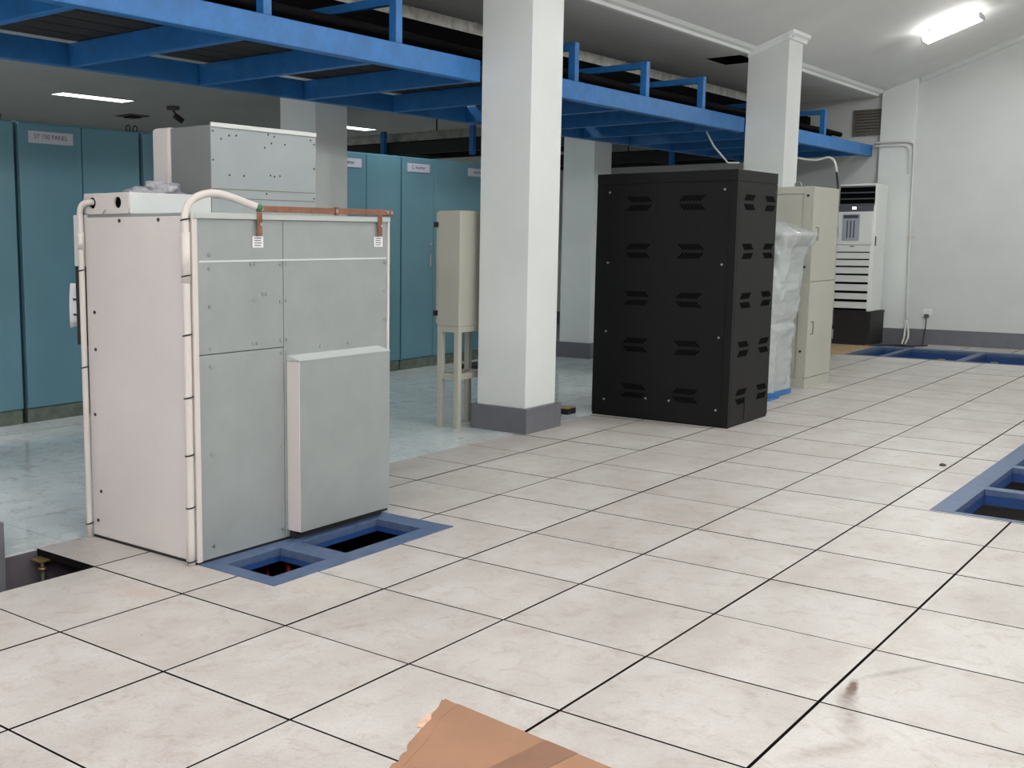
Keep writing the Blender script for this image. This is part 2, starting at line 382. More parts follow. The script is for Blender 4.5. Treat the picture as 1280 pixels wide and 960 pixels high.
for k in range(-1, 33):
    for j in range(-21, 36):
        x1 = min(-.6-.4*k+.4 - .4, 99); x0 = x1-.4
        if k == -1: x0, x1 = -.6, EDGE
        y0, y1 = .167+.4*j, .567+.4*j
        if x0 < XL or y0 < YB or y1 > YE: continue
        if x1 < -3.4 and not (x1 < -3.3 and x1 > -5): pass
        vis = any(inview(x, y, 40) for x in (x0, x1) for y in (y0, y1)) and x1 > -3.3 and y0 < 10.4 and y0 > -.8
        g = .003
        if x0 < XT < x1: pieces = [(x0+g, XT-.006), (XT+.006, x1-g)]
        else: pieces = [(x0+g, x1-g)]
        for a, b in pieces:
            if vis: tile('ceramic_tile', a, b, y0+g, y1-g, -.012, 0, [M_cer], cf)
            else: tile('ceramic_tile', a, b, y0+g, y1-g, -.012, 0, [M_cer], cf, far)
o = frombm('ceramic_tile_field', far, [M_cer], cf); o['kind'] = 'stuff'
box('inlay_strip', (XT-.0055, XT+.0055, YB+.1, 12, -.012, -.001), M_edge, cf)

# ------------------------------------------------------------------ lamps
def batten(x, y, label, ln=1.2, side=1, w=LAMP_W, col=LAMP_COL):
    ang = math.atan(.3555) if side == 1 else -math.atan(slopeR)
    zc = zs(x) if side == 1 else ZR-slopeR*(x-XRIDGE)
    R = Matrix.Translation((x, y, zc)) @ Matrix.Rotation(-ang, 4, 'Y')
    t = thing('ceiling_lamp', (x, y, zc), label, 'lamp', 'batten lamps on the sloping ceiling')
    def rb(name, bxs, m, bev=0):
        bm = bmesh.new()
        for q in bxs: addbox(bm, *q)
        if bev: bmesh.ops.bevel(bm, geom=list(bm.edges), offset=bev, segments=2, affect='EDGES')
        bm.transform(Matrix.Rotation(-ang, 4, 'Y')); return frombm(name, bm, m, t, (x, y, zc))
    rb('housing', [(-ln/2, ln/2, -.03, .03, -.075, -.012)], M_whitebr, .004)
    for q in (-ln*.35, ln*.35): rb('hanger', [(q-.015, q+.015, -.02, .02, -.012, 0)], M_dkscrew)
    for q in (-ln/2+.0125, ln/2-.0125): rb('tube_holder', [(q-.0125, q+.0125, -.12, .12, -.13, -.075)], M_whitebr)
    for s in (-1, 1):
        P = [Vector((k, s*.085, -.11)) for k in (-ln/2+.025, ln/2-.025)]
        tube('fluorescent_tube', [R @ p for p in P], .019, M_tube, t)
    ld = bpy.data.lights.new('lamp_light', 'AREA'); ld.shape = 'RECTANGLE'; ld.size = ln; ld.size_y = .26; ld.energy = w; ld.color = col; ld.spread = math.radians(178)
    lo = bpy.data.objects.new('lamp_light', ld); COL.objects.link(lo); lo.parent = t
    lo.matrix_local = Matrix.Rotation(-ang, 4, 'Y') @ Matrix.Translation((0, 0, -.14))
    return t
batten(.60, 11.9, 'glowing twin tube lamp on the sloping ceiling near the end wall', ln=.66, w=LAMP_W*.35)
ROW_A = ((-6.4, 2.3), (-3.3, .25), (-.2, .10), (2.9, .2), (6.0, .32))
ROW_B = ((-6.4, .9), (-3.3, .6), (-.2, .6), (2.9, .8), (6.0, .6), (9.1, .4), (12.2, .3))
for x, s, row in ((1.9, 1, ROW_A), (7.2, -1, ROW_B)):
    for y, k in row:
        batten(x, y, 'twin tube batten lamp on the sloping ceiling out of view', side=s, w=LAMP_W*k, col=WARM_COL if y < -3 else LAMP_COL)
def recessed(x, y, label, g=None, w=HALL_W, col=HALL_COL):
    t = thing('recessed_lamp', (x, y, ZC), label, 'lamp', g)
    box('lamp_frame', [(x-.17, x-.15, y-.64, y+.64, ZC-.012, ZC), (x+.15, x+.17, y-.64, y+.64, ZC-.012, ZC), (x-.15, x+.15, y-.64, y-.62, ZC-.012, ZC), (x-.15, x+.15, y+.62, y+.64, ZC-.012, ZC)], M_whitebr, t)
    box('diffuser', (x-.15, x+.15, y-.62, y+.62, ZC-.008, ZC-.002), M_diff, t)
    ld = bpy.data.lights.new('lamp_light', 'AREA'); ld.shape = 'RECTANGLE'; ld.size = .3; ld.size_y = 1.2; ld.energy = w; ld.color = col
    lo = bpy.data.objects.new('lamp_light', ld); COL.objects.link(lo); lo.parent = t; lo.location = (0, 0, -.03)
recessed(-9.5, 7.12, 'long bright recessed ceiling lamp above the teal cabinets on the left')
recessed(-9.5, 12.75, 'bright end of a recessed ceiling lamp beside the rear column')
for x, y in ((-9.5, 1.4), (-9.5, -4.2), (-5.4, 1.4), (-5.4, -4.2)):
    recessed(x, y, 'recessed ceiling lamp hidden behind the blue platform', 'recessed lamps of the rear hall')

for y in (-1.6, -4.4, -7.0):  # unseen lamps added to light the aisle and the faces turned to it
    recessed(-3.25, y, 'unseen recessed lamp added over the aisle left of the view', 'added recessed lamps over the aisle', AISLE_W, WARM_COL)
recessed(-3.2, 6.6, 'unseen recessed lamp added over the aisle to brighten the rear column and teal doors', None, 23, LAMP_COL)  # extra lamp added to brighten rear column and teal fronts, hidden by the platform

# ------------------------------------------------------------------ teal cabinets
TX = -3.68
tealspec = [(.845, 'teal steel cabinet at the left edge of the photo'), (2.068, 'teal steel cabinet with the white ST 150 PANEL name plate'),
            (3.291, 'teal steel cabinet mostly hidden behind the grey control box'), (4.50, 'teal steel cabinet hidden behind the rear column'),
            (5.70, 'teal steel cabinet just right of the rear column'), (6.905, 'teal steel cabinet with a whole name plate left of the beige box on legs'),
            (8.087, 'teal steel cabinet beside the front white column')]
plates = {1: ('ST 150 PANEL', 1), 4: ('Inverter', .55), 5: ('C. Inverter', .55), 6: ('Inverter', .55)}
for k, (y, lab) in enumerate(tealspec):
    w = 1.19; t = thing('switchgear_cabinet', (TX-.4, y+w/2, 0), lab, 'cabinet', 'row of teal cabinets')
    box('body', (TX-.8, TX-.022, y+.008, y+w, .112, 2.385), M_teal, t, .004)
    box('plinth', (TX-.79, TX-.012, y+.012, y+w-.004, 0, .112), M_plinth, t)
    for q in (0, 1):
        a = y+.012+q*.594; b = a+.584
        dr = box('door', (TX-.0218, TX, a, b, .122, 2.375), M_teal, t, .004)
        hy = b-.055 if q == 0 else a+.055
        box('handle', (TX, TX+.012, hy-.012, hy+.012, 1.16, 1.30), M_steel, dr, .004)
        disc('lock', (TX, hy, 1.42), (1, 0, 0), .014, .01, M_steel, dr)
    if k in plates:
        txt, ts = plates[k]
        pl = box('name_plate', (TX+.0005, TX+.004, y+.10, y+.515, 2.222, 2.315), M_label, t)
        textmesh('lettering', txt, .052 if k == 1 else .056, M_ink, pl, (TX+.0045, y+.3075, 2.272), (0, 1, 0), (0, 0, 1))
    for yy in {0: (y+w-.08,), 1: (y+w-.055, y+w+.02-.0)}.get(k, ()):
        P = [(TX-.07, yy+.022*math.cos(a), 2.41+.028*math.sin(a)) for a in [2*math.pi*i/14-math.pi/2 for i in range(15)]]
        tube('lifting_eye', P, .006, M_dkscrew, t, 6, False)

# ------------------------------------------------------------------ blue cable platform
PX0, PX1, PZ0, PZ1 = -2.665, -.84, 2.655, 2.815
pf = thing('cable_platform', (-1.7, 5, PZ0), 'long blue painted steel cable platform carried between the white columns', 'platform')
for a, b in ((-6, -.722), (-.268, 4.258), (4.702, 9.448), (9.872, 14.198)):
    box('front_beam', (PX1-.075, PX1, a, b, PZ0, PZ1), M_blue, pf, .006)
for a, b in ((-6, -.62), (-.2, 4.38), (4.85, 9.40), (9.88, 14.2)):
    pass
box('rear_beam', (PX0, PX0+.06, -6, 14.19, PZ0, PZ1), M_blue, pf, .006)
for k in range(-4, 12):
    y = .6+1.2*k
    if y < 4.26 < y+.07: y -= .02
    box('joist', (PX0+.061, PX1-.076, y, y+.065, PZ0, PZ1-.004), M_blue, pf, .004)
nb = 7
for a, b in ((-5.9, 4.25), (4.3, 9.4), (9.9, 14.1)):
    for k in range(nb):
        x = -2.5+k*.222
        box('deck_board', (x, x+.205, a, b, PZ1-.002, PZ1+.02), M_deck, pf)
POSTS = [-1.86, -.57+.02, .71, 1.99, 3.27, 5.72, 7.065, 8.355, 10.2, 11.2, 12.15, 13.3]
POSTS = [-1.86, .71, 1.99, 3.27, 5.72, 7.065, 8.355, 10.85, 12.15]
for y in POSTS:
    box('post', (PX1-.070, PX1-.005, y-.035, y+.035, PZ1, 3.14), M_blue, pf, .005)
    box('arm', (-2.45, PX1-.071, y-.025, y+.025, 3.075, 3.135), M_blue, pf, .004)
    box('post', (-2.45, -2.39, y-.03, y+.03, PZ1+.021, 3.075), M_blue, pf, .004)
# platforms that cross the rear hall
def crossing(y, x0, x1, lab, posts, z0=PZ0):
    t = thing('cable_platform', ((x0+x1)/2, y, z0), lab, 'platform')
    for yy in (y, y+.9): box('beam', (x0, x1, yy, yy+.07, z0, z0+.16), M_black, t, .005)
    xx = x0+.3
    while xx < x1-.1:
        box('joist', (xx, xx+.06, y+.071, y+.899, z0, z0+.15), M_black, t); xx += 1.2
    box('deck', (x0, x1, y+.08, y+.89, z0+.16, z0+.185), M_deck, t)
    for p in posts: box('hanger_post', (p, p+.07, y-.071, y-.001, z0-.06, z0+.33), M_blue, t, .005)
    for xx in (x0+.5, (x0+x1)/2, x1-.5): box('hanger_rod', (xx, xx+.016, y+.85, y+.866, z0+.185, ZC), M_black, t)
crossing(9.62, -8.5, -3.2, 'dark blue platform crossing behind the teal cabinet row', [-6.15, -4.62])
crossing(13.2, -6.5, -2.7, 'dark blue platform at the end wall above the black cabinet', [-3.45])
tr = thing('cable_trunking', (-5.9, 9.9, 2.86), 'pale metal cable trunking lying on the rear crossing platform', 'cable tray')
box('trunking_body', (-8.4, -3.3, 9.72, 10.0, 2.842, 2.95), M_galv, tr, .004)
box('trunking_lid', (-8.4, -3.3, 9.715, 10.005, 2.95, 2.962), M_galv, tr)
# trays and cables of the main platform
ut = thing('cable_tray', (-1.9, 5, 3.136), 'black steel cable tray resting on the blue arms', 'cable tray')
box('tray_pan', (-2.3, -1.7, -4, 14.1, 3.136, 3.146), M_deep, ut)
for x in (-2.3, -1.704): box('tray_side', (x, x+.004, -4, 14.1, 3.146, 3.26), M_deep, ut)
gt = thing('cable_trunking', (-2.15, 5, 3.281), 'shiny galvanised trunking above the black cable tray under the ceiling', 'cable tray')
box('trunking_body', (-2.3, -1.9, -4, 14.05, 3.281, 3.425), M_galv2, gt, .003)
for k in range(12):
    y = -3+k*1.45
    box('strap', (-2.305, -1.895, y, y+.03, 3.2812, 3.43), M_galv2, gt)
rnd = random.Random(3)
for k in range(18):
    x = -2.32+(k % 9)*.135; z = 2.885+.09*(k//9); rr = rnd.uniform(.032, .04)
    pts = []
    for q in range(24):
        y = -4+q*(18/23); pts.append((x+rnd.uniform(-.012, .012), y, z+rnd.uniform(-.004, .004)))
    tag(tube('power_cable', pts, rr, M_cable, None, 8), 'black power cable lying in the bundle on the blue platform', 'cable', 'black cables on the platform')
for k in range(5):
    x = -1.83-k*.1; pts = [(x+rnd.uniform(-.005, .005), -3.9+q*(17.8/23), 3.19+rnd.uniform(-.003, .003)) for q in range(24)]
    tag(tube('power_cable', pts, .035, M_cable, None, 8), 'black power cable lying in the upper tray on the blue arms', 'cable', 'black cables in the upper tray')
# hanger rod and vertical cable by the front column
tag(box('hanger_rod', (-1.42, -1.38, 12.0, 12.04, 3.136, ZC), M_black, None), 'black hanger bar rising to the ceiling near the end wall', 'hanger')
tag(tube('riser_cable', [(-.45, 4.722, .0), (-.45, 4.722, 1.3), (-.45, 4.722, 2.64)], .014, M_cable), 'black cable running up the back edge of the front white column', 'cable')

# ------------------------------------------------------------------ grey switch cabinet in the foreground
GX0, GX1, GY0, GY1, GZ = -.43, .34, .315, 1.69, 1.587
g = thing('switch_cabinet', ((GX0+GX1)/2, 1.0, 0), 'grey and off-white steel switch cabinet beside the blue floor frame in the foreground', 'cabinet')
box('frame', [(GX0+.01, GX1-.02, GY0+.02, GY1-.02, .012, GZ-.03)], M_grey, g)
box('base_channel', (GX0, GX1, GY0, GY1, 0, .0115), M_black, g)
box('side_panel', (GX0, GX1-.02, GY0, GY0+.0195, .013, 1.572), M_white, g, .003)
SY = .888; SZ = .955; XF = GX1
box('front_panel', (XF-.0195, XF, GY0+.03, SY-.002, SZ+.002, 1.56), M_grey, g, .002)
box('front_panel', (XF-.0195, XF, GY0+.03, SY-.002, .012, SZ-.002), M_grey, g, .002)
box('front_panel', (XF-.0195, XF, SY+.002, GY1-.015, .012, 1.56), M_grey, g, .002)
box('top_rail', (XF-.03, XF+.012, GY0+.005, GY1, 1.560, GZ), M_rail, g, .003)
box('corner_strip', (XF-.02, XF+.006, GY0, GY0+.029, .01, 1.585), M_pvc, g, .002)
box('edge_strip', (XF-.02, XF+.008, GY1-.0145, GY1, .8, 1.559), M_pvc, g, .002)
box('seam_line', (XF+.0002, XF+.0022, GY0+.04, GY1-.02, 1.368, 1.376), M_whitebr, g)
box('top_panel', (GX0, GX1-.03, GY0+.02, GY1, 1.557, GZ), M_grey, g)
# projecting cover: tapered side
cv = box('projecting_cover', (XF+.0005, .425, .912, 1.60, .045, .888), M_grey, g, .003)
box('cover_side', (XF+.001, .422, .907, .9118, .048, .886), M_white, cv)
prism('cover_lid', [(XF+.0005, .912), (XF+.0005, .889), (.427, .889), (.427, .892)], 'y', .907, 1.602, M_rail, cv)
box('cover_foot', (XF+.0005, .38, .92, 1.59, .008, .044), M_dkscrew, g)
screws([(XF+.0005, y, z) for z in (1.352, 1.177, .99, .930, .472, .06) for y in (SY-.02, SY+.02)] +
       [(XF+.0005, .415, z) for z in (1.40, 1.34, 1.17, .98, .90, .50, .07)] + [(XF+.0005, y, z) for y, z in ((.675, 1.355), (.70, 1.355), (.75, 1.215), (.775, 1.215), (.69, 1.19), (.685, .985), (.71, .985))] +
       [(XF+.0005, 1.655, z) for z in (1.35, 1.2, 1.05)] + [(XF+.0005, 1.15, .94), (XF+.0005, 1.36, .945)], (1, 0, 0), .0085, M_steel, g)
screws([(x, GY0-.003, z) for x, z in ((-.16, 1.555), (.12, 1.557), (-.37, 1.12), (-.37, .94), (-.39, .62), (-.36, .24), (-.39, .09))], (0, 1, 0), .009, M_dkscrew, g, 'bolt', .003)
# copper earthing bar
cb = box('busbar', (XF+.0125, XF+.020, .70, 1.705, 1.595, 1.624), M_copper, g, .001)
box('busbar_clamp', (XF+.0121, XF+.026, 1.24, 1.262, 1.59, 1.629), M_copper, cb)
box('busbar_end', (XF-.06, XF+.012, 1.672, 1.705, 1.592, 1.627), M_copper, cb)
screws([(XF+.0202, y, 1.61) for y in (.725, 1.25, 1.655, 1.685)], (1, 0, 0), .010, M_steel, cb, 'screw', .006)
for y in (.718, 1.60):
    lg = box('earth_strap', (XF+.0125, XF+.018, y-.016, y+.016, 1.487, 1.594), M_copper, g, .001)
    screws([(XF+.0182, y+.004, 1.538)], (1, 0, 0), .008, M_steel, lg, 'screw', .005)
    tg = box('paper_tag', (XF+.0022, XF+.0036, y-.035, y+.035, 1.432, 1.484), M_paper, g)
    for q in range(4): box('printed_line', (XF+.0037, XF+.0041, y-.024, y+.018+.004*(q % 2), 1.440+q*.011, 1.444+q*.011), M_ink, tg)
st = box('caution_sticker', (XF-.06, XF-.005, GY1+.0005, GY1+.002, 1.455, 1.575), M_paper, g)
box('caution_mark', (XF-.05, XF-.02, GY1+.002, GY1+.0027, 1.53, 1.555), M_sticker, st)
# back side parts seen past the left edge
box('rear_hood', (-.525, GX0-.001, .318, 1.6, 1.34, 1.586), M_whitebr, g, .004)
box('meter_panel', (-.522, GX0-.001, .318, 1.2, .955, 1.339), M_black, g, .003)
# conduits on the corner
def pvc(name, pts, rad, label, ties, mid=None):
    t = thing(name, pts[0], label, 'pipe')
    tube('pipe', pts, rad, M_pvc, t, 14)
    for p in ties:
        tube('cable_tie', [Vector(p)+Vector((math.cos(a)*(rad+.002), math.sin(a)*(rad+.002), .004*math.sin(a+1))) for a in [2*math.pi*i/14 for i in range(15)]], .0035, M_black, t, 5, False)
    for s in (mid or []): tube('pipe_socket', [(pts[0][0], pts[0][1], s[0]), (pts[0][0], pts[0][1], s[1])], rad+.003, M_pvc, t, 14)
    return t
Lx, Ly = -.437, .296
pvc('conduit_pipe', smoothpath([(Lx, Ly, 0), (Lx, Ly, .8), (Lx, Ly, 1.50), (Lx, Ly, 1.60), (Lx+.018, Ly+.006, 1.636), (Lx+.045, Ly+.025, 1.645), (Lx+.050, Ly+.045, 1.643)], 6), .0145,
    'white conduit on the left edge of the grey switch cabinet entering the trough', [(Lx, Ly, z) for z in (.07, .85, 1.32)], [(1.42, 1.5)])
Rx, Ry = .325, .294
pvc('conduit_pipe', smoothpath([(Rx, Ry, 0), (Rx, Ry, .8), (Rx, Ry, 1.48), (Rx, Ry, 1.575), (Rx+.006, Ry+.035, 1.640), (Rx+.015, Ry+.13, 1.672), (Rx+.018, Ry+.24, 1.662), (Rx+.020, Ry+.36, 1.632), (Rx+.034, Ry+.405, 1.618)], 6), .0175,
    'white conduit on the right cabinet corner bending over to the copper bar', [(Rx, Ry, z) for z in (.02, .27, .51, .77, 1.05, 1.31, 1.555)], [(1.28, 1.50)])
tag(tube('conduit_pipe', [(Rx-.032, Ry+.006, 0), (Rx-.031, Ry+.006, .14), (Rx-.026, Ry+.008, .27)], .007, M_pvc), 'thin white cable jacket beside the corner conduit near the floor', 'pipe')
tag(tube('taped_lug', [(.362, .690, 1.618), (.364, .708, 1.614), (.368, .722, 1.612)], [.014, .02, .008], M_green, None, 10), 'green taped cable lug at the end of the copper bar', 'cable lug')

# things on top of the grey cabinet
tb = thing('wiring_trough', (-.27, .58, GZ), 'low white sheet metal trough with two round holes on the switch cabinet', 'trough')
bm = bmesh.new()
tx0, tx1, ty0, ty1, tz0, tz1 = -.445, -.102, .332, .836, GZ+.001, 1.686
box('trough_body', [(tx0, tx1, ty0+.004, ty1, tz0, tz1)], M_whitebr, tb, .003)
# end plate with real holes
def holed(name, x0, x1, z0, z1, y0, y1, holes, rad, m, parent):
    bm = bmesh.new(); xs = [x0]+[(holes[0][0]+holes[1][0])/2]+[x1]
    for q, (hx, hz) in enumerate(holes):
        a, b = xs[q], xs[q+1]; N = 20; outer = []; inner = []
        for k in range(N):
            t = 2*math.pi*k/N; c, s = math.cos(t), math.sin(t)
            sc = min(((b-hx) if c > 0 else (a-hx))/c if abs(c) > 1e-6 else 9, ((z1-hz) if s > 0 else (z0-hz))/s if abs(s) > 1e-6 else 9)
            outer.append((hx+c*sc, hz+s*sc)); inner.append((hx+c*rad, hz+s*rad))
        for k in range(N):
            k2 = (k+1) % N
            F = [bm.verts.new((p[0], y, p[1])) for y in (y0, y1) for p in (outer[k], outer[k2], inner[k2], inner[k])]
            bm.faces.new(F[:4]); bm.faces.new(F[4:][::-1]); bm.faces.new((F[2], F[3], F[7], F[6])); bm.faces.new((F[0], F[1], F[5], F[4]))
    bmesh.ops.remove_doubles(bm, verts=bm.verts, dist=1e-5)
    return frombm(name, bm, m, parent)
holed('end_plate', tx0, tx1, tz0, tz1, ty0-.006, ty0+.003, [(-.379, 1.640), (-.185, 1.640)], .027, M_white, tb)
for hx in (-.379, -.185): disc('hole_shade', (hx, ty0+.0031, 1.64), (0, 1, 0), .03, .0006, M_slot, tb, 20)  # black discs paint in the dark inside of the holes
ub = thing('control_box', (-.25, 1.2, GZ), 'grey riveted sheet metal control box standing on the switch cabinet', 'box')
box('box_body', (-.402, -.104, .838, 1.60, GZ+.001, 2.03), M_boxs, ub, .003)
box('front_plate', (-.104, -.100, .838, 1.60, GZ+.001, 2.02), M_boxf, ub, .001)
box('front_lip', (-.104, -.094, .836, 1.602, 2.02, 2.042), M_whitebr, ub, .002)
for z in (1.718, 1.672): box('seam_line', (-.0998, -.0990, .842, 1.596, z, z+.004), M_beigeline, ub)
box('rear_door', (-.545, -.4035, .830, 1.60, GZ+.002, 2.036), M_white, ub, .018)
screws([(-.0999, y, z) for y, z in ((.905, 1.965), (.96, 1.985), (1.01, 1.988), (1.235, 2.008), (1.28, 2.0), (1.26, 1.965), (1.21, 1.94), (1.36, 1.965), (.96, 1.79), (1.06, 1.79), (1.25, 1.80), (1.28, 1.795), (1.32, 1.80), (1.22, 1.705), (.85, 2.0), (.85, 1.86), (1.585, 1.98), (1.585, 1.85), (1.585, 1.69), (1.56, 2.0))], (1, 0, 0), .005, M_dkscrew, ub, 'rivet', .002)
# crumpled bag on the trough
def blob(name, c, rx, ry, rz, m, seed, amp, parent=None, sub=4, zf=0):
    rn = random.Random(seed); bm = bmesh.new(); bmesh.ops.create_icosphere(bm, subdivisions=sub, radius=1)
    from mathutils import noise
    off = Vector((rn.uniform(0, 50), rn.uniform(0, 50), rn.uniform(0, 50)))
    for v in bm.verts:
        k = 1+amp*noise.noise(v.co*2.2+off)+amp*.6*noise.ridged_multi_fractal(v.co*3+off, 1, 2, 3, 1, 2)*.4-amp*.3
        v.co = Vector((v.co.x*rx*k, v.co.y*ry*k, max(v.co.z, -.15)*rz*k))
    mz = min(v.co.z for v in bm.verts)
    for v in bm.verts: v.co.z -= mz
    return frombm(name, bm, m, parent, c, smooth=True)
bg = thing('plastic_bag', (-.27, .66, 1.687), 'crumpled grey plastic bag lying on the white trough', 'bag')
blob('bag_body', (-.26, .64, 1.687), .06, .125, .05, M_bag, 5, .5, bg)
blob('bag_fold', (-.30, .55, 1.688), .05, .09, .028, M_bag, 9, .6, bg, 3)
# papers hanging behind the cabinet
pp = thing('hanging_papers', (-.53, .35, 1.03), 'pinned white paper sheets hanging beside the black meter panel', 'paper')
def sheet(name, x0, x1, y, z0, z1, skew, m, parent):
    bm = bmesh.new(); g2 = []
    for i in range(7):
        t = i/6; row = []
        for k in range(5):
            s = k/4; xx = x1-(x1-x0)*s*(.55+.45*(1-t)) ; yy = y+.02*math.sin(s*3+t*2)+.0*skew
            row.append(bm.verts.new((xx, yy, z0+(z1-z0)*t-.03*s*(1-t)+.0)))
        g2.append(row)
    for a, b in zip(g2, g2[1:]):
        for k in range(4): bm.faces.new((a[k], a[k+1], b[k+1], b[k])).smooth = True
    o = frombm(name, bm, m, parent); md = o.modifiers.new('t', 'SOLIDIFY'); md.thickness = .001
    return o
sheet('paper_sheet', -.625, -.524, .35, 1.06, 1.25, 0, M_paper, pp)
sheet('paper_sheet', -.605, -.524, .340, 1.075, 1.255, 0, M_paper, pp)
for z in (1.17, 1.095): box('binder_clip', (-.565, -.5225, .330, .3365, z, z+.010), M_dkscrew, pp)

# ------------------------------------------------------------------ floor pits with blue frames
def pitframe(label, outer, openings, depth=.09, top=.004):
    x0, x1, y0, y1 = outer
    t = thing('floor_frame', ((x0+x1)/2, (y0+y1)/2, 0), label, 'floor frame')
    xs = sorted({x0, x1} | {v for o in openings for v in o[:2]}); ys = sorted({y0, y1} | {v for o in openings for v in o[2:]})
    tagd = {}
    def cut(o): return (o[0], o[1], o[2], o[3])
    # long side rails then cross bars
    ox0 = min(o[0] for o in openings); ox1 = max(o[1] for o in openings)
    oy = sorted({(o[2], o[3]) for o in openings}); ox = sorted({(o[0], o[1]) for o in openings})
    box('side_rail', (x0, ox0, y0, y1, -.034, top), M_blue2, t, .002)
    box('side_rail', (ox1, x1, y0, y1, -.034, top), M_blue2, t, .002)
    edges = [y0]+[v for q in oy for v in q]+[y1]
    for a, b in zip(edges[::2], edges[1::2]):
        box('cross_bar', (ox0, ox1, a, b, -.034, top-.0005), M_blue2, t, .002)
    e2 = [v for q in ox for v in q]
    for a, b in zip(e2[1::2], e2[2::2]):
        box('cross_bar', (a, b, y0+.02, y1-.02, -.034, top-.001), M_blue2, t, .002)
    for o in openings:   # upstand of the angle steel round each opening
        k = .006
        for q in ((o[0]-k, o[0], o[2]-k, o[3]+k), (o[1], o[1]+k, o[2]-k, o[3]+k), (o[0], o[1], o[2]-k, o[2]), (o[0], o[1], o[3], o[3]+k)):
            box('angle_flange', (*q, -depth, -.0341), M_bluedk, t)
    return t
pitframe('blue steel floor frame with two openings in front of the grey switch cabinet', PIT1, [(.432, .727, .408, .758), (.432, .727, .90, 1.49)], .06)
ys2 = [(3.662, 4.385), (4.475, 5.21), (5.30, 6.04), (6.13, 6.87)]
pitframe('blue steel floor frame with a row of openings at the right edge', PIT2, [(2.722, 3.66, a, b) for a, b in ys2])
pitframe('blue steel floor frame along the end wall at the far end', PIT3, [(a, b, 12.11, 13.36) for a, b in ((-.30, -.02), (.06, .86), (.96, 1.86), (1.96, 2.86))], .16)
def pedestal(x, y, label, z0=ZSUB):
    t = thing('floor_pedestal', (x, y, z0), label, 'pedestal', 'raised floor pedestals')
    box('base_plate', (x-.05, x+.05, y-.05, y+.05, z0, z0+.006), M_brass, t)
    tube('stem', [(x, y, z0+.006), (x, y, -.09)], .016, M_dkscrew, t)
    tube('threaded_rod', [(x, y, -.09), (x, y, -.045)], .009, M_steel, t)
    tube('nut', [(x, y, -.092), (x, y, -.078)], .022, M_brass, t, 6)
    box('head_plate', (x-.04, x+.04, y-.04, y+.04, -.045, -.0345), M_brass, t, .002)
pedestal(-.40, -.006, 'metal pedestal standing in the open floor hole at the left edge')
for x, y in ((3.0, 4.8), (3.0, 5.4), (.6, 12.6), (1.2, 12.6)): pedestal(x, y, 'metal pedestal under the openings of a blue floor frame')
for k, (a, b) in enumerate((((.56, .52, -.10), (.10, .98, -.20)), ((.62, .60, -.10), (.16, 1.08, -.20)), ((.48, .46, -.11), (.0, .86, -.21)))):
    mid = ((a[0]+b[0])/2+.02, (a[1]+b[1])/2, (a[2]+b[2])/2-.03)
    tag(tube('red_cable', smoothpath([a, mid, b], 8), .014, M_redcable), 'red cable under the openings of the foreground floor frame', 'cable', 'red cables in the foreground pit')
tag(box('cable_ladder', [(3.05, 3.09, 3.7, 6.8, -.22, -.16), (3.35, 3.39, 3.7, 6.8, -.22, -.16)]+[(3.09, 3.35, 3.8+.3*k, 3.83+.3*k, -.21, -.19) for k in range(10)], M_wood), 'brown ladder rack inside the floor pit at the right edge', 'rack')

# ------------------------------------------------------------------ beige junction box on legs
JX0, JX1, JY0, JY1 = -1.095, -.89, 4.085, 4.50
j = thing('junction_box', ((JX0+JX1)/2, (JY0+JY1)/2, 0), 'tall beige steel junction box on four legs left of the front column', 'box')
box('box_body', (JX0, JX1, JY0, JY1, .80, 1.69), M_beige, j, .004)
jd = box('door', (JX0-.022, JX0-.001, JY0+.005, JY1-.005, .815, 1.68), M_beige, j, .004)
for z in (.90, 1.585): box('hinge', (JX0-.034, JX0-.0005, JY0-.012, JY0+.0048, z-.02, z+.02), M_black, jd)
box('lock', (JX0-.045, JX0-.022, JY0+.03, JY0+.05, 1.3, 1.42), M_steel, jd)
box('top_bar', (JX0, JX1, JY0, JY1, .755, .7995), M_beige, j)
for x in (JX0, JX1-.045):
    for y in (JY0, JY1-.045): box('leg', (x, x+.045, y, y+.045, 0, .755), M_beige, j, .003)
for y in (JY0+.004, JY1-.04): box('stretcher', (JX0+.0455, JX1-.0455, y, y+.035, .385, .43), M_beige, j)
for x in (JX0+.004, JX1-.04): box('stretcher', (x, x+.035, JY0+.0455, JY1-.0455, .385, .43), M_beige, j)

# ------------------------------------------------------------------ black cabinet
BX0, BX1, BY0, BY1, BZ = -.487, .705, 5.478, 6.315, 2.005
b = thing('server_cabinet', ((BX0+BX1)/2, (BY0+BY1)/2, 0), 'tall black louvred steel cabinet standing between the two front columns', 'cabinet')
box('body', (BX0+.006, BX1-.006, BY0+.006, BY1-.006, .0, BZ-.001), M_blk, b)
box('top_frame', [(BX0, BX1, BY0, BY0+.03, BZ-.085, BZ), (BX1-.03, BX1, BY0+.03, BY1, BZ-.085, BZ), (BX0, BX0+.03, BY0+.03, BY1, BZ-.085, BZ), (BX0+.03, BX1-.03, BY1-.03, BY1, BZ-.085, BZ)], M_blk, b, .003)
box('corner_post', [(BX1-.055, BX1, BY0, BY0+.012, .0, BZ-.0855), (BX1-.012, BX1, BY0+.012, BY0+.04, .0, BZ-.0855)], M_blk, b, .002)
fp = box('front_panel', (BX0+.002, BX1-.058, BY0, BY0+.0058, .02, BZ-.09), M_blk, b, .002)
sp = box('side_panel', (BX1-.0058, BX1, BY0+.043, BY1-.003, .02, BZ-.09), M_blk, b, .002)
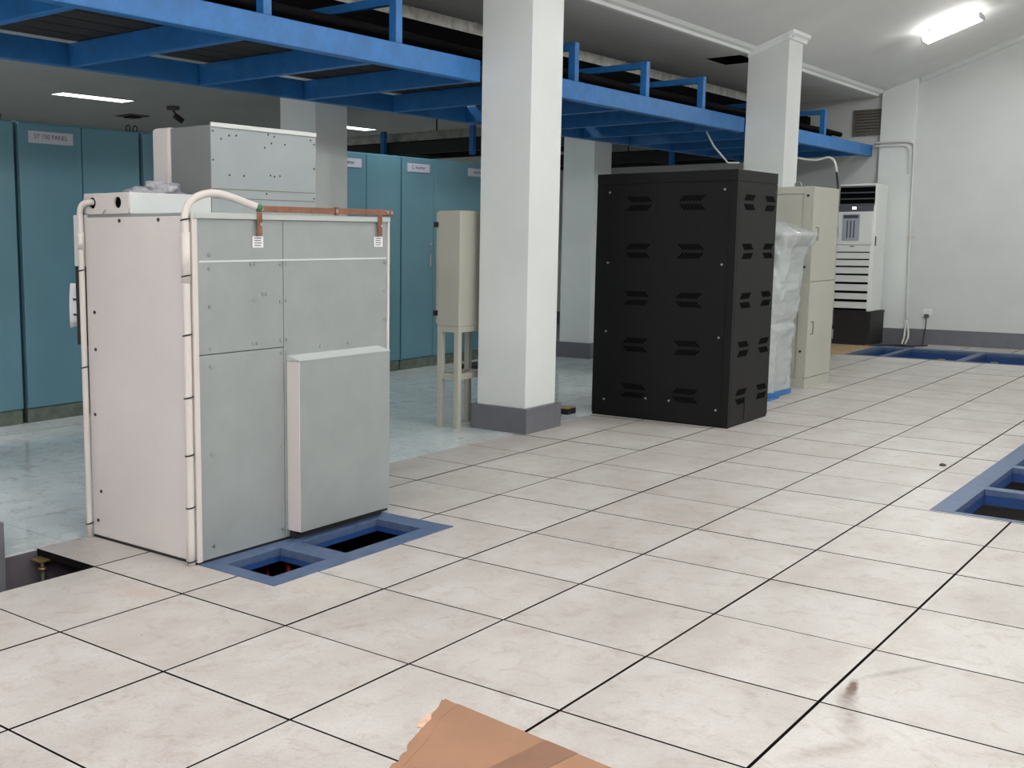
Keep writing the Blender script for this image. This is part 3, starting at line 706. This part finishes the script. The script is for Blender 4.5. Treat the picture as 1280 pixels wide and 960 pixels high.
def louvre(parent, c, w, h, right, nrm, flip):
    """a pair of slanted slot rows"""
    bm = bmesh.new(); R = Vector(right); N = Vector(nrm); n = 7
    for row in (0, 1):
        sk = .35*h*(1 if (row+flip) % 2 else -1)
        for k in range(n):
            a = -w/2+w*k/n; bb = a+w/n*.72; z0 = h*.55*(1-row)-h*.5+.0; z1 = z0+h*.36
            z0, z1 = ((.10 if row == 0 else -.46)*h, (.46 if row == 0 else -.10)*h)
            q = [R*(a-sk*.5)+Vector((0, 0, z0)), R*(bb-sk*.5)+Vector((0, 0, z0)), R*(bb+sk*.5)+Vector((0, 0, z1)), R*(a+sk*.5)+Vector((0, 0, z1))]
            lo = [bm.verts.new(p+N*.0002) for p in q]; hi = [bm.verts.new(p+N*.0016) for p in q]
            bm.faces.new(hi); bm.faces.new(lo[::-1])
            for i in range(4): bm.faces.new((lo[i], lo[(i+1) % 4], hi[(i+1) % 4], hi[i]))
    o = frombm('vent', bm, M_slot, parent, c); o['kind'] = 'stuff'; return o
for k, z in enumerate((1.76, 1.38, .995, .612, .23)):
    for q, x in enumerate((-.10, .35)): louvre(fp, (x, BY0, z), .185, .125, (1, 0, 0), (0, -1, 0), k+q)
    for q, y in enumerate((5.73, 6.165)): louvre(sp, (BX1, y, z), .19, .13, (0, 1, 0), (1, 0, 0), k+q+1)
screws([(x, BY0-.004, z) for x in (-.37, .605) for z in (1.855, 1.28, .711, .138)]+[(.008, BY0-.004, .177), (.211, BY0-.004, .177)], (0, 1, 0), .009, M_steel, fp, 'screw', .004)
screws([(BX1+.0, y, z) for y in (5.565, 6.28) for z in (1.855, 1.28, .711, .138)], (1, 0, 0), .008, M_dkscrew, sp, 'screw', .004)
box('cable_cover', (BX1+.0002, BX1+.005, 5.80, 6.04, .03, .215), M_blk, sp, .002)

# ------------------------------------------------------------------ wrapped unit and beige cabinet behind
M_wrap = mat('clear_plastic_wrap', (214, 219, 220), .12, trans=.3, alpha=.78, bump=1.0, bscale=26, spec=1.0)
w = thing('wrapped_unit', (.15, 7.45, 0), 'equipment under crumpled clear plastic wrap behind the black cabinet', 'equipment')
for q in ((-.20, .40, 7.12, 7.16, .0, .018), (.36, .40, 7.1601, 7.45, .0, .018), (-.20, .3499, 7.2, 7.9, .0, .06)): box('blue_base', q, M_blue, w)
box('inner_unit', (-.17, .28, 7.22, 7.82, .061, 1.42), M_whitebr, w)
from mathutils import noise as NZ
prof = [(.065, .385), (.25, .40), (.40, .40), (.55, .415), (.66, .435), (.70, .40), (.80, .44), (1.0, .455), (1.15, .465), (1.28, .48), (1.40, .52), (1.49, .57), (1.525, .585), (1.545, .54), (1.59, .44), (1.63, .34), (1.655, .20), (1.66, .04)]
bm = bmesh.new(); rings = []; NR, NS = 110, 110
def pint(z):
    for (a_, b_), (c_, d_) in zip(prof, prof[1:]):
        if a_ <= z <= c_: return b_+(d_-b_)*(z-a_)/(c_-a_)
    return prof[-1][1]
for q in range(NR):
    z = .065+(1.66-.065)*q/(NR-1); xr = pint(z); row = []
    yr = .37 if z < 1.5 else .37*max(.15, 1-((z-1.5)/.17)**2*.85)
    for k in range(NS):
        t = 2*math.pi*k/NS; c_, s_ = math.cos(t), math.sin(t)
        ex_ = 2/5; sx = math.copysign(abs(c_)**ex_, c_); sy = math.copysign(abs(s_)**ex_, s_)
        x = .05+((xr-.05) if sx > 0 else .27)*sx; y = 7.52+yr*sy
        p = Vector((x, y, z)); n1 = NZ.ridged_multi_fractal(Vector((x*4, y*4, z*2.2)), 1, 2, 4, 1, 2)
        kk = -.020*n1+.016+.016*NZ.noise(Vector((x*16, y*16, z*9)))+.008*NZ.noise(p*34)
        if q < NR-2: p += Vector((c_, s_, 0))*kk
        row.append(bm.verts.new(p-Vector((.05, 7.5, .065))))
    rings.append(row)
for A, B in zip(rings, rings[1:]):
    for k in range(NS): bm.faces.new((A[k], A[(k+1) % NS], B[(k+1) % NS], B[k])).smooth = True
bm.faces.new(rings[-1])
wo = frombm('plastic_wrap', bm, M_wrap, w, (.05, 7.5, .065))

EX0, EX1, EY0, EY1, EZ = -.45, .345, 8.29, 9.04, 1.99
e = thing('beige_cabinet', ((EX0+EX1)/2, (EY0+EY1)/2, 0), 'tall beige two-door steel cabinet behind the plastic wrapped unit', 'cabinet')
box('body', (EX0, EX1-.02, EY0+.012, EY1, .10, EZ), M_beige, e, .004)
box('plinth', (EX0+.003, EX1-.004, EY0+.003, EY1-.003, 0, .0995), M_beige, e)
box('corner_post', (EX1-.10, EX1-.0205, EY0, EY0+.0118, .101, EZ), M_beige, e, .002)
box('top_rim', (EX0, EX1-.101, EY0, EY0+.0118, EZ-.07, EZ), M_beige, e)
ep = box('side_panel', (EX0+.01, EX1-.115, EY0+.002, EY0+.0118, .20, EZ-.08), M_beige, e, .002)
for z0, z1, hz in ((.105, 1.058, .60), (1.064, EZ-.005, 1.53)):
    dr = box('door', (EX1-.0198, EX1, EY0+.004, EY1-.004, z0, z1), M_beige, e, .003)
    box('handle', [(EX1+.0002, EX1+.006, EY0+.09, EY0+.16, hz+.055, hz+.065), (EX1+.0002, EX1+.006, EY0+.09, EY0+.16, hz-.065, hz-.055), (EX1+.0002, EX1+.006, EY0+.15, EY0+.16, hz-.055, hz+.055)], M_beigeline, dr)
screws([(EX1-.06, EY0-.006, z) for z in (1.90, 1.205, .37)], (0, 1, 0), .013, M_black, e, 'lock', .006)
tube('lifting_ring', [(.13+.03*math.cos(a), EY0+.15, EZ+.02+.03*math.sin(a)) for a in [2*math.pi*i/12-math.pi/2 for i in range(13)]], .006, M_steel, e, 6, False)
for z in (.45, 1.5): box('hinge', (EX1-.0, EX1+.012, EY1-.0039, EY1+.006, z, z+.1), M_steel, e)

# white cable from the platform down behind the beige cabinet
fc = thing('flexible_conduit', (-.12, 10.1, 0), 'white flexible conduit arching from the blue platform down behind the beige cabinet', 'conduit')
tube('conduit', smoothpath([(-.86, 10.1, 2.65), (-.70, 10.1, 2.46), (-.44, 10.1, 2.388), (-.261, 10.1, 2.362), (-.123, 10.1, 2.385), (-.055, 10.1, 2.33), (-.027, 10.1, 2.22)], 6), .012, M_wpipe, fc)
tube('conduit_sleeve', [(-.027, 10.1, 2.22), (-.004, 10.1, 2.06), (-.06, 10.1, 1.6), (-.12, 10.1, .0)], .012, M_black, fc)
lp = tag(tube('loose_lead', [(-1.10, 9.03, 2.650), (-1.08, 9.2, 2.50), (-.93, 9.25, 2.315), (-.82, 9.3, 2.315)], .010, M_wpipe), 'thin white lead dangling under the blue platform above the black cabinet', 'lead')

# ------------------------------------------------------------------ floor standing air conditioner on a dark plinth
AX0, AX1, AY0, AY1, AZ0, AZ1 = -1.05, -.552, 13.5, 14.05, .475, 2.245
pb = thing('dark_plinth', (-.8, 13.85, 0), 'dark brown plinth carrying the floor standing air conditioner', 'plinth')
box('plinth_box', (-1.035, -.54, 13.51, 14.168, 0, .474), M_dkplinth, pb, .004)
box('plinth_edge', (-1.04, -.535, 13.505, 14.168, .44, .4735), M_dkplinth, pb)
a = thing('air_conditioner', (-.8, 13.8, AZ0), 'tall white floor standing air conditioner beside the end wall pilaster', 'air conditioner')
box('case', (AX0, AX1, AY0+.02, AY1, AZ0, AZ1), M_acwhite, a, .012)
ao = box('air_outlet', (AX0+.015, AX1-.02, AY0+.008, AY0+.0195, 1.955, 2.215), M_slot, a)
for z in (1.955, 2.03, 2.115, 2.195): box('louvre_slat', (AX0+.015, AX1-.02, AY0-.004, AY0+.0075, z, z+.016), M_acgrey, ao, .002)
dp = box('display_band', (AX0+.01, AX1-.03, AY0+.004, AY0+.0195, 1.865, 1.95), M_acgrey, a)
box('lit_display', (AX0+.19, AX0+.24, AY0+.001, AY0+.0035, 1.895, 1.925), M_diff, dp)
box('upper_panel', (AX0+.005, AX1-.03, AY0, AY0+.0195, 1.405, 1.86), M_acwhite, a, .004)
box('emblem', (AX0+.19, AX0+.24, AY0-.004, AY0-.0005, 1.375, 1.388), M_ink, a)
gl = box('intake_panel', (AX0+.002, AX1-.035, AY0+.002, AY0+.0195, .485, 1.395), M_acwhite, a, .004)
for z, h in ((1.30, .014), (1.20, .018), (1.10, .022), (.99, .026), (.87, .03), (.745, .034), (.625, .036), (.50, .034)):
    box('intake_slot', (AX0+.012, AX1-.045, AY0-.001, AY0+.0018, z-h/2, z+h/2), M_slot, gl)
npp = box('notice_paper', (AX0+.07, AX0+.30, AY0-.004, AY0-.001, 1.46, 1.83), mat('notice_grey_paper', (160, 166, 178), .7), a)
for k in range(3): box('notice_print', (AX0+.13+k*.045, AX0+.145+k*.045, AY0-.006, AY0-.0042, 1.50, 1.74), M_ink, npp)
box('notice_heading', (AX0+.08, AX0+.28, AY0-.006, AY0-.0042, 1.77, 1.815), M_ink, npp)
box('side_handle', (AX1+.0005, AX1+.012, AY0+.05, AY0+.08, 1.39, 1.52), M_acgrey, a)

# ------------------------------------------------------------------ end wall fittings
lv = thing('wall_louvre', (-.96, YE-.03, 2.965), 'grey square exhaust louvre on the end wall above the blue beam', 'vent')
box('louvre_frame', [(-1.15, -1.13, YE-.03, YE-.001, 2.96, 3.33), (-.79, -.77, YE-.03, YE-.001, 2.96, 3.33), (-1.13, -.79, YE-.03, YE-.001, 2.96, 2.98), (-1.13, -.79, YE-.03, YE-.001, 3.31, 3.33)], M_mesh, lv)
for k in range(8): box('blade', (-1.13, -.79, YE-.025, YE-.006, 2.985+k*.041, 3.015+k*.041), M_mesh, lv)
box('louvre_back', (-1.13, -.79, YE-.006, YE-.001, 2.98, 3.31), M_dkscrew, lv)
wc = thing('wall_conduit', (-.24, 14.2, .2), 'white conduit running along the pilaster and down the end wall', 'conduit')
tube('pipe', smoothpath([(-.80, 14.175, 2.845), (-.6, 14.175, 2.845), (-.37, 14.175, 2.84), (-.30, 14.175, 2.80), (-.285, 14.175, 2.72), (-.27, 14.175, 1.8), (-.25, 14.175, .9), (-.235, 14.175, .33)], 6), .017, M_wpipe, wc)
tube('pipe', smoothpath([(-.80, 14.18, 2.79), (-.6, 14.18, 2.79), (-.42, 14.18, 2.785), (-.36, 14.18, 2.74), (-.345, 14.18, 2.66), (-.34, 14.18, 2.4)], 6), .011, M_wpipe, wc)
tube('pipe_end', smoothpath([(-.235, 14.16, .34), (-.20, 14.14, .2), (-.19, 14.12, .1), (-.22, 14.10, .0)], 5), .014, M_wpipe, wc)
tube('pipe_end', smoothpath([(-.24, 14.16, .34), (-.24, 14.14, .2), (-.24, 14.12, .1), (-.26, 14.10, .0)], 5), .014, M_wpipe, wc)
for z in (1.5,): box('clip', (-.30, -.22, 14.15, 14.2, z, z+.03), M_pvc, wc)
so = thing('wall_socket', (0, YE-.03, .38), 'white wall socket with a plug and grey lead above the far skirting', 'socket')
box('plate', (-.05, .06, YE-.015, YE-.001, .40, .50), M_acwhite, so, .004)
box('plug', (-.03, .03, YE-.05, YE-.016, .38, .43), M_acgrey, so, .004)
tube('lead', smoothpath([(0, YE-.04, .38), (.0, YE-.045, .25), (-.02, YE-.045, .1), (-.02, YE-.06, .0)], 5), .006, M_dkscrew, so)
tag(box('plywood_sheet', (-1.6, -.45, 12.0, 13.3, .0, .02), M_wood), 'brown plywood sheet on the floor in front of the dark plinth', 'board')
tag(tube('floor_lead', smoothpath([(-.55, 13.40, .016), (-.30, 13.62, .02), (.0, 13.66, .02), (.12, 13.9, .02)], 6), .012, M_dkscrew), 'dark lead lying on the floor below the wall conduit', 'cable')

# ------------------------------------------------------------------ rear hall ceiling fittings
cc = thing('security_camera', (-9.5, 8.6, ZC), 'small dark security camera under the flat ceiling beside the control box', 'camera')
tube('mount', [(-9.5, 8.6, ZC), (-9.5, 8.6, ZC-.05)], .10, M_mesh, cc, 16)
tube('arm', [(-9.5, 8.6, ZC-.05), (-9.48, 8.64, ZC-.13)], .018, M_mesh, cc)
tube('camera_head', [(-9.50, 8.62, ZC-.13), (-9.44, 8.74, ZC-.22)], .045, M_dkscrew, cc)
vd = thing('ceiling_diffuser', (-11, 9.0, ZC), 'dark square air diffuser in the flat ceiling left of the security camera', 'vent')
box('diffuser_frame', (-11.2, -10.8, 8.80, 9.2, ZC-.02, ZC-.001), M_mesh, vd, .005)
box('diffuser_core', (-11.1, -10.9, 8.9, 9.1, ZC-.045, ZC-.0205), M_black, vd)

# small floor things by the columns
fb = thing('floor_socket', (-.62, 5.25, 0), 'small dark floor socket box on the ceramic floor between column and black cabinet', 'socket')
box('socket_body', (-.80, -.60, 5.28, 5.42, .0, .05), M_dkplinth, fb, .004)
box('socket_lid', (-.80, -.60, 5.275, 5.425, .05, .056), M_wood, fb)
tag(box('duct_cover', [(-3.25, -3.05, 7.4, 8.6, 0, .045), (-3.26, -3.04, 7.39, 8.61, .045, .055)], M_dkplinth), 'dark low duct cover on the ceramic floor behind the beige junction box', 'duct')
tag(blob('pebble', (2.355, 5.0, .0), .022, .018, .014, M_dkscrew, 3, .3, None, 2), 'tiny dark crumb on the floor tiles beside the right floor frame', 'debris')

# ------------------------------------------------------------------ cardboard box in the foreground
cbx = thing('cardboard_box', (2.95, -1.1, 0), 'brown cardboard box with a torn corner at the bottom edge of the photo', 'box')
ZB = .30
P0 = Vector((2.479, -.731)); ex = (Vector((2.99, -.797))-P0).normalized(); ey = (Vector((2.606, -1.113))-P0).normalized()
eyt = ey.copy()
ey = Vector((ex.y, -ex.x)) if Vector((ex.y, -ex.x)).dot(ey) > 0 else Vector((-ex.y, ex.x))
LX, LY = .62, .46
def cp(u_, v_, z): q = P0+ex*u_+ey*v_; return (q.x, q.y, z)
def panel(name, quad, th, m, nrm):
    bm = bmesh.new(); A = [bm.verts.new(Vector(q)) for q in quad]; B = [bm.verts.new(Vector(q)-Vector(nrm)*th) for q in quad]
    bm.faces.new(A); bm.faces.new(B[::-1]); k = len(quad)
    for i in range(k): bm.faces.new((A[i], A[(i+1) % k], B[(i+1) % k], B[i]))
    return frombm(name, bm, m, cbx)
ex3, ey3 = Vector((ex.x, ex.y, 0)), Vector((ey.x, ey.y, 0))
panel('side_wall', [cp(.24, .003, 0), cp(LX, .003, 0), cp(LX, .003, ZB-.006), cp(.24, .003, ZB-.006)], .004, M_card, -ey3)
panel('side_wall', [cp(.24, LY, 0), cp(LX, LY, 0), cp(LX, LY, ZB-.006), cp(.24, LY, ZB-.006)], .004, M_card, ey3)
panel('side_wall', [cp(.24, .008, 0), cp(.24, LY-.005, 0), cp(.24, LY-.005, ZB-.006), cp(.24, .008, ZB-.006)], .004, M_card, -ex3)
panel('side_wall', [cp(LX-.001, .008, 0), cp(LX-.001, LY-.005, 0), cp(LX-.001, LY-.005, ZB-.006), cp(LX-.001, .008, ZB-.006)], .004, M_card, ex3)
rn = random.Random(4)
SL = eyt.dot(ex)/eyt.dot(ey)
edge = [(SL*(.012+LY*k/26)+.007*rn.random()*(1+(k % 3 == 0)), .012+LY*k/26) for k in range(26)]
edge[0] = (.010, 0.0); edge[1] = (.002, .012)
topq = [cp(LX, 0, ZB), cp(.05, -.002, ZB), cp(.035, 0.004, ZB)] + [cp(a_, b_, ZB) for a_, b_ in edge] + [cp(LX, LY, ZB)]
panel('top_flap', topq, .005, M_card, (0, 0, 1))
panel('packing_tape', [cp(.33, -.001, ZB+.0012), cp(.42, -.001, ZB+.0012), cp(.42, LY, ZB+.0012), cp(.33, LY, ZB+.0012)], .001, M_cardtape, (0, 0, 1))
torn = [(a_+SL*b_, b_) for a_, b_ in [(-.012, .10), (-.002, .075), (.008, .085), (.006, .16), (-.012, .17), (-.018, .14)]]
panel('torn_liner', [cp(a_, b_, ZB-.002) for a_, b_ in torn], .002, M_torn, (0, 0, 1))
panel('torn_liner', [cp(a_+SL*b_, b_, ZB+.0008) for a_, b_ in [(.004, .0), (.05, .004), (.03, .10), (.04, .2), (.028, .40), (.012, .40), (.012, .15), (.004, .03)]], .0006, M_card, (0, 0, 1))
